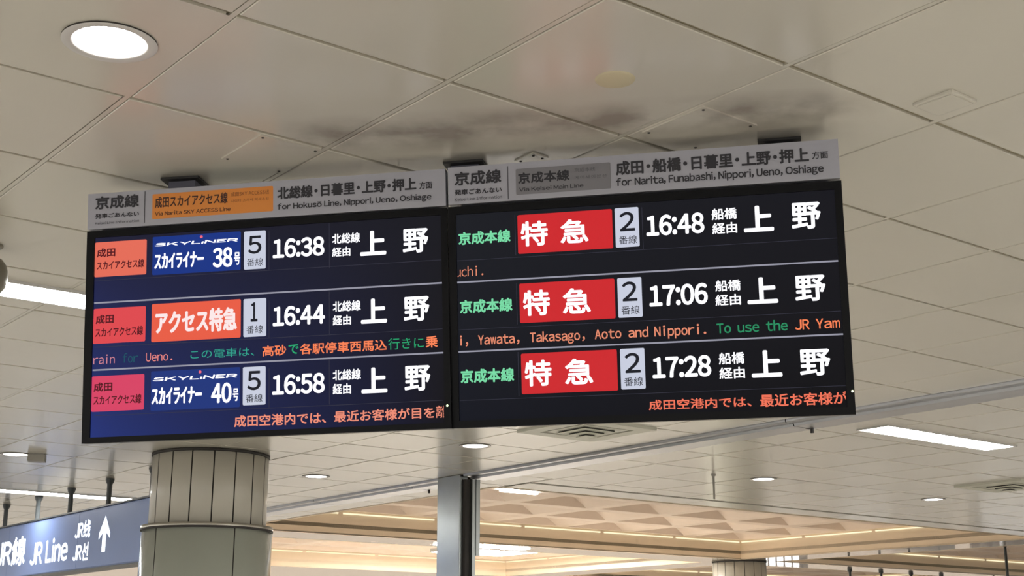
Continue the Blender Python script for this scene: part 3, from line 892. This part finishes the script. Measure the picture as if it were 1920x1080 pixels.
def screen_mat(name, c_tl, c_tr, c_bl, c_br):
    """dark LCD whose backlight leaks a different tint at each corner"""
    m = bpy.data.materials.new(name)
    m.use_nodes = True
    nt = m.node_tree
    b = nt.nodes['Principled BSDF']
    b.inputs['Base Color'].default_value = (0.003, 0.003, 0.004, 1)
    b.inputs['Roughness'].default_value = 0.4
    b.inputs['Specular IOR Level'].default_value = 0.06
    tc = nt.nodes.new('ShaderNodeTexCoord')
    sp = nt.nodes.new('ShaderNodeSeparateXYZ')
    nt.links.new(tc.outputs['Generated'], sp.inputs['Vector'])
    def curve(out, p):
        n = nt.nodes.new('ShaderNodeMath')
        n.operation = 'POWER'
        nt.links.new(out, n.inputs[0])
        n.inputs[1].default_value = p
        return n.outputs[0]
    fx, fy = curve(sp.outputs['X'], 0.6), curve(sp.outputs['Y'], 0.8)
    def mix(f, a, c):
        n = nt.nodes.new('ShaderNodeMix')
        n.data_type = 'RGBA'
        nt.links.new(f, n.inputs['Factor'])
        for s, v in (('A', a), ('B', c)):
            if isinstance(v, tuple): n.inputs[s].default_value = v
            else: nt.links.new(v, n.inputs[s])
        return n.outputs['Result']
    col = mix(fy, mix(fx, c_bl, c_br), mix(fx, c_tl, c_tr))
    nt.links.new(col, b.inputs['Emission Color'])
    b.inputs['Emission Strength'].default_value = 1.0
    return m

SCREEN_MAT = {'L': screen_mat('lcd_screen_violet', srgb(32, 32, 56), srgb(24, 24, 30), srgb(36, 52, 122), srgb(16, 14, 20)),
              'R': screen_mat('lcd_screen_black', srgb(27, 29, 35), srgb(21, 21, 27), srgb(16, 19, 30), srgb(9, 8, 11))}

def frame_mesh(name, W, H, ins, z0, z1):
    """picture-frame bezel, outer 0..W, 0..-H; ins = (u0, v0, u1, v1) of the opening"""
    bm = bmesh.new()
    u0, v0, u1, v1 = ins
    add_box(bm, 0, u0, -H, 0, z0, z1)
    add_box(bm, u1, W, -H, 0, z0, z1)
    add_box(bm, u0, u1, v1, 0, z0, z1)
    add_box(bm, u0, u1, -H, v0, z0, z1)
    bmesh.ops.remove_doubles(bm, verts=bm.verts, dist=1e-5)
    return bm_mesh(name, bm)

for key, B in BOARDS.items():
    mw = Matrix.Identity(4)
    for r in range(3):
        mw[r][0], mw[r][1], mw[r][2], mw[r][3] = B['x'][r], B['y'][r], B['n'][r], B['o'][r]
    root = empty('departure_board', mw)
    tag(root, B['label'], 'departure board', 'two departure boards hung side by side')
    link('bezel', frame_mesh('bezel', BW, BH, B['scr'], -0.03, 0.0), M_BEZEL, root)
    link('monitor_back', box('monitor_back', 0.012, BW - 0.012, -BH + 0.01, -0.01, -0.075, -0.0305, 0.004), M_BEZEL, root)
    u0, v0, u1, v1 = B['scr']
    scr = link('screen', box('screen', u0, u1, v0, v1, -0.03, -0.005), SCREEN_MAT[key], root)
    h0, k0, h1, k1 = B['head']
    head = link('header_panel', box('header_panel', h0, h1, k0, k1, -0.035, 0.0, 0.0008), M_HEAD, root)
    link('hanger_housing', box('hanger_housing', h0 + .03, h1 - .03, -0.02, k1 - 0.008, -0.15, -0.036, 0.003), M_MOUNT, root)
    clip = (u0 + 0.0015, u1 - 0.003)
    for b, kind, s, a0, c0, a1, c1, colour, w in ELEMENTS:
        if b != key or kind == 'frame':
            continue
        m = COLOURS[colour]
        host = {'header': head, 'screen': scr, 'ticker': scr, 'led': root}[kind]
        zb = {'header': 0.0, 'led': 0.0}.get(kind, -0.005)
        if s.startswith('#'):
            name = s[1:]
            if name == 'status_light':
                me = lathe('status_light', [(0.0001, 0.0012), (0.002, 0.001), (0.0032, 0.0)], 16)
                o = link(name, me, m, host)
                o.location = ((a0 + a1) / 2, (c0 + c1) / 2, zb)
                continue
            if kind == 'screen':
                a0, a1 = max(a0, u0), min(a1, u1)
            lift = 0.0003 if name in ('cell_line', 'row_line') else 0.0006
            o = link(name, rounded_rect(name, a1 - a0, c1 - c0, w, lift), m, host)
            o.location = (a0, c0, zb + 0.0001)
        else:
            caps = kind == 'ticker' and ord(s[0]) < 128
            if caps:       # one baseline and one capital height for every word of a running line
                c0, c1 = min(BASELINES[key], key=lambda q: abs(q[0] - c0))
            caps = caps or s.startswith('for ')
            me = text_mesh(s, w, a0, c0, a1, c1, clip if kind == 'ticker' else None, kind == 'ticker', caps)
            o = link('ticker_lettering' if kind == 'ticker' else 'lettering', me, m, host)
            o.location = (0, 0, zb + 0.0012)
    yaw = math.atan2(B['x'][1], B['x'][0])
    for mx, my in B['mounts']:
        post = link('mount_post', box('mount_post', -0.043, 0.043, 0.022, 0.125, 2.88, ZC - 0.007, 0.002), M_MOUNT, root, frame_at(Vector((mx, my, 0)), yaw))
        fo = link('mount_flange', box('mount_flange', -0.060, 0.060, 0.0, 0.15, ZC - 0.008, ZC - 0.001), M_FLANGE, post)

# ------------------------------------------------------------------ round columns
def column(pos, label, npan, phase, rt=0.415, rl=0.462, zr=2.475):
    e = empty('round_column', frame_at(Vector((pos[0], pos[1], 0)), phase))
    tag(e, label, 'column', 'round columns')
    link('column_core', lathe('column_core', [(rt - 0.012, zr - 0.02), (rt - 0.012, ZC - 0.001)], 48), M_DARK, e)
    step = 2 * math.pi / npan
    g = 0.0045 / rt
    pan = lathe('column_panel', [(rt - 0.011, zr + 0.01), (rt, zr + 0.014), (rt, ZC - 0.024), (rt - 0.011, ZC - 0.02)], 5, g, step - g)
    pan.materials.append(M_COL)
    for k in range(npan):
        link('column_panel', pan, None, e, None).rotation_euler = (0, 0, k * step)
    link('top_trim', lathe('top_trim', [(rt - 0.01, ZC - 0.02), (rt + 0.008, ZC - 0.018), (rt + 0.008, ZC - 0.002), (rt - 0.01, ZC - 0.001)], 56), M_DARK, e)
    link('ledge_ring', lathe('ledge_ring', [(rt - 0.01, zr + 0.012), (rl + 0.004, zr + 0.008), (rl + 0.004, zr - 0.022), (rl - 0.01, zr - 0.026)], 56), M_COLRING, e)
    link('ledge_shadow_gap', lathe('ledge_shadow_gap', [(rl + 0.0045, zr - 0.014), (rl + 0.0055, zr - 0.015), (rl + 0.0055, zr - 0.027), (rl + 0.003, zr - 0.028)], 56), M_DARK, e)
    n2 = 5
    st2 = 2 * math.pi / n2
    g2 = 0.004 / rl
    clad = lathe('cladding_sheet', [(rl - 0.006, 0.02), (rl, 0.022), (rl, zr - 0.03), (rl - 0.006, zr - 0.028)], 16, g2, st2 - g2)
    clad.materials.append(M_COLLOW)
    link('lower_core', lathe('lower_core', [(rl - 0.008, 0.0), (rl - 0.008, zr - 0.027)], 48), M_DARK, e)
    for k in range(n2):
        link('cladding_sheet', clad, None, e).rotation_euler = (0, 0, math.radians(42) + k * st2)
    return e
column((-2.19, 9.86), 'round cream panelled column below the left departure board', 17, math.radians(-102.5 + 21.18 * .32))
column((gpt(24.8, 20.15).x, gpt(24.8, 20.15).y), 'distant round panelled column at the far corner of the coffered recess', 17, 0.3)

# ------------------------------------------------------------------ blue hanging sign
def local_text(s, bold, x0, x1, z0, z1, parent, m, off):
    """white lit lettering on a sign face that looks along -X of the sign"""
    me = text_mesh(s, bold, 0, 0, x1 - x0, z1 - z0)
    o = link('lettering', me, m, parent)
    o.matrix_basis = Matrix(((0, 0, -1, off), (-1, 0, 0, -x0), (0, 1, 0, z0), (0, 0, 0, 1)))
    return o

SI = 5.08
sign = empty('hanging_sign', frame_at(gpt(SI, 15.0, 0), TH))
tag(sign, 'long blue hanging direction sign with white lit letters, lower left', 'hanging sign')
y0, y1 = (11.6 - 15) * P, (19.6 - 15) * P
link('sign_body', box('sign_body', 0.004, 0.16, y0, y1, 2.285, 2.765, 0.006), M_SIGN, sign)
for a, b in ((11.6, 14.52), (14.52, 17.4), (17.4, 19.6)):
    link('sign_face', box('sign_face', 0.0, 0.004, (a - 15) * P + .002, (b - 15) * P - .002, 2.295, 2.752), M_SIGN, sign)
link('top_cap', box('top_cap', -0.008, 0.168, y0 - .008, y1 + .008, 2.7652, 2.778), M_POST, sign)
link('bottom_cap', box('bottom_cap', -0.006, 0.166, y0 - .006, y1 + .006, 2.272, 2.2848), M_POST, sign)
M_SIGNLIT = emit('sign_letters_lit', srgb(245, 250, 255), 1.6)
def sj(j): return -(j - 15.0) * P
for s, ja, jb, z0, z1, w in (('JR線', 17.95, 16.60, 2.385, 2.655, 3), ('JR Line', 16.38, 14.87, 2.372, 2.585, 2), ('JR线', 14.64, 14.08, 2.535, 2.685, 2), ('JR선', 14.66, 14.10, 2.352, 2.500, 2)):
    local_text(s, w, sj(ja), sj(jb), z0, z1, sign, M_SIGNLIT, -0.0012)
bm = bmesh.new()
ay = [(-.52, 0), (.52, 0), (.52, 1.5), (1.6, 1.0), (1.6, 1.45), (0, 2.85), (-1.6, 1.45), (-1.6, 1.0), (-.52, 1.5)]
vs = [bm.verts.new((x * 0.072, y * 0.102, 0)) for x, y in ay]
for q_ in ((0, 1, 2, 8), (8, 2, 5), (2, 3, 4), (2, 4, 5), (8, 6, 7), (8, 5, 6)):
    bm.faces.new([vs[k] for k in q_])
ar = link('arrow', bm_mesh('arrow', bm), M_SIGNLIT, sign)
ar.matrix_basis = Matrix(((0, 0, -1, -0.0012), (-1, 0, 0, -sj(13.57)), (0, 1, 0, 2.40), (0, 0, 0, 1)))
for j in (17.92, 16.46, 15.13, 13.72, 12.3, 19.2):
    p_ = link('hanger_post', lathe('hanger_post', [(0.021, 2.77), (0.021, ZC - 0.05), (0.030, ZC - 0.035), (0.036, ZC - 0.012), (0.036, ZC - 0.002)], 20), M_POST, sign)
    p_.location = (0.08 * 0.6, (j - 15) * P, 0)

# ------------------------------------------------------------------ distant hanging signs and lit panels
M_LIT = emit('lit_panel_white', (1, 0.98, 0.95, 1), 5.0)
M_LITSOFT = emit('lit_panel_soft', (1, 0.97, 0.93, 1), 1.6)
M_SIGNGREY = mat('distant_sign_grey', (0.30, 0.30, 0.33, 1), 0.4, noise=0.05)
def hanging(name, label, pos, rz, w, z0, z1, posts, lit_rows, face=M_SIGNGREY):
    e = empty(name, frame_at(Vector((pos[0], pos[1], 0)), rz))
    tag(e, label, 'hanging sign', 'distant hanging signs')
    link('sign_body', box('sign_body', -w / 2, w / 2, 0.0, 0.14, z0, z1, 0.005), face, e)
    for x0, x1, a, b, m in lit_rows:
        link('lit_panel', box('lit_panel', x0, x1, -0.006, -0.0005, a, b), m, e)
    for x in posts:
        o = link('hanger_post', lathe('hanger_post', [(0.02, z1 - .01), (0.02, ZC - 0.06), (0.04, ZC - 0.03), (0.04, ZC - 0.001)], 14), M_POST, e)
        o.location = (x, 0.07, 0)
    return e
p_ = gpt(31.7, 20.2)
hanging('hanging_sign', 'distant hanging sign on dark posts beyond the far column, only post tops showing', (p_.x, p_.y), TH, 3.4, 2.15, 2.6, (-1.3, -.45, .4, 1.3), [(-1.5, -.2, 2.25, 2.5, M_LITSOFT)])
p_ = gpt(30.4, 15.7)
e_ = hanging('hanging_sign', 'distant hanging sign on a single dark post at the lower right corner', (p_.x, p_.y), 0.2, 1.2, 2.0, 2.45, (), [(-.5, .5, 2.08, 2.37, M_LITSOFT)])
o_ = link('hanger_post', lathe('hanger_post', [(0.022, 2.44), (0.022, ZC + RH - 0.02), (0.05, ZC + RH), (0.05, ZC + RH + 0.03)], 14), M_POST, e_)
o_.location = (-.1, 0.07, 0)
rows_ = [(-.50, -.42, 2.44, 2.66, M_LIT)] + [(-.34 + k * .16, -.22 + k * .16, z, z + .075, M_LIT) for k in range(5) for z in (2.46, 2.57)]
hanging('hanging_sign', 'distant sign with bright white lettering reflected in the glossy soffit', (5.4, 28.0), 0.0, 1.2, 2.38, 2.72, (-.5, .5), rows_)
random.seed(11)
cells_ = []
for r_ in range(6):
    for c_ in range(16):
        if random.random() < 0.45:
            x_ = -1.6 + c_ * 0.2 + random.uniform(-.04, .04)
            z_ = 1.55 + r_ * 0.11
            cells_.append((x_, x_ + random.uniform(.05, .12), z_, z_ + .035, M_LIT))
hanging('hanging_sign', 'unseen dark board of small white lights, added for sparkle reflected on the right', (11.2, 28.0), -0.1, 3.6, 1.45, 2.3, (-1.4, 1.4), cells_, M_BEZEL)  # added board, its small lights give the ceiling sparkle to reflect
# strong lamps set in the soffits around the coffered recess
M_SOFLAMP = emit('soffit_lamp', (1, 0.95, 0.88, 1), 115.0)
for i0, i1, j0, j1, z0, lab in ((15.2, 17.6, 19.9, 20.3, -0.012, 'bright distant lamp set in the soffit just right of the steel post'),
                                (19.3, 21.6, 23.0, 26.2, 0.20, 'large bright luminous panel far away, right of the steel post')):
    e_ = empty('luminous_panel', frame_at(gpt((i0 + i1) / 2, (j0 + j1) / 2, ZC + z0), TH))
    tag(e_, lab, 'ceiling lamp', 'bright lamps around the coffered recess')
    w_, h_ = (i1 - i0) * P / 2, (j1 - j0) * P / 2
    link('lamp_diffuser', box('lamp_diffuser', -w_, w_, -h_, h_, -0.004, 0.004), M_SOFLAMP, e_)
    link('lamp_tray', box('lamp_tray', -w_ - .02, w_ + .02, -h_ - .02, h_ + .02, 0.0042, 0.06 if z0 > 0 else 0.0085), M_TRIM, e_)
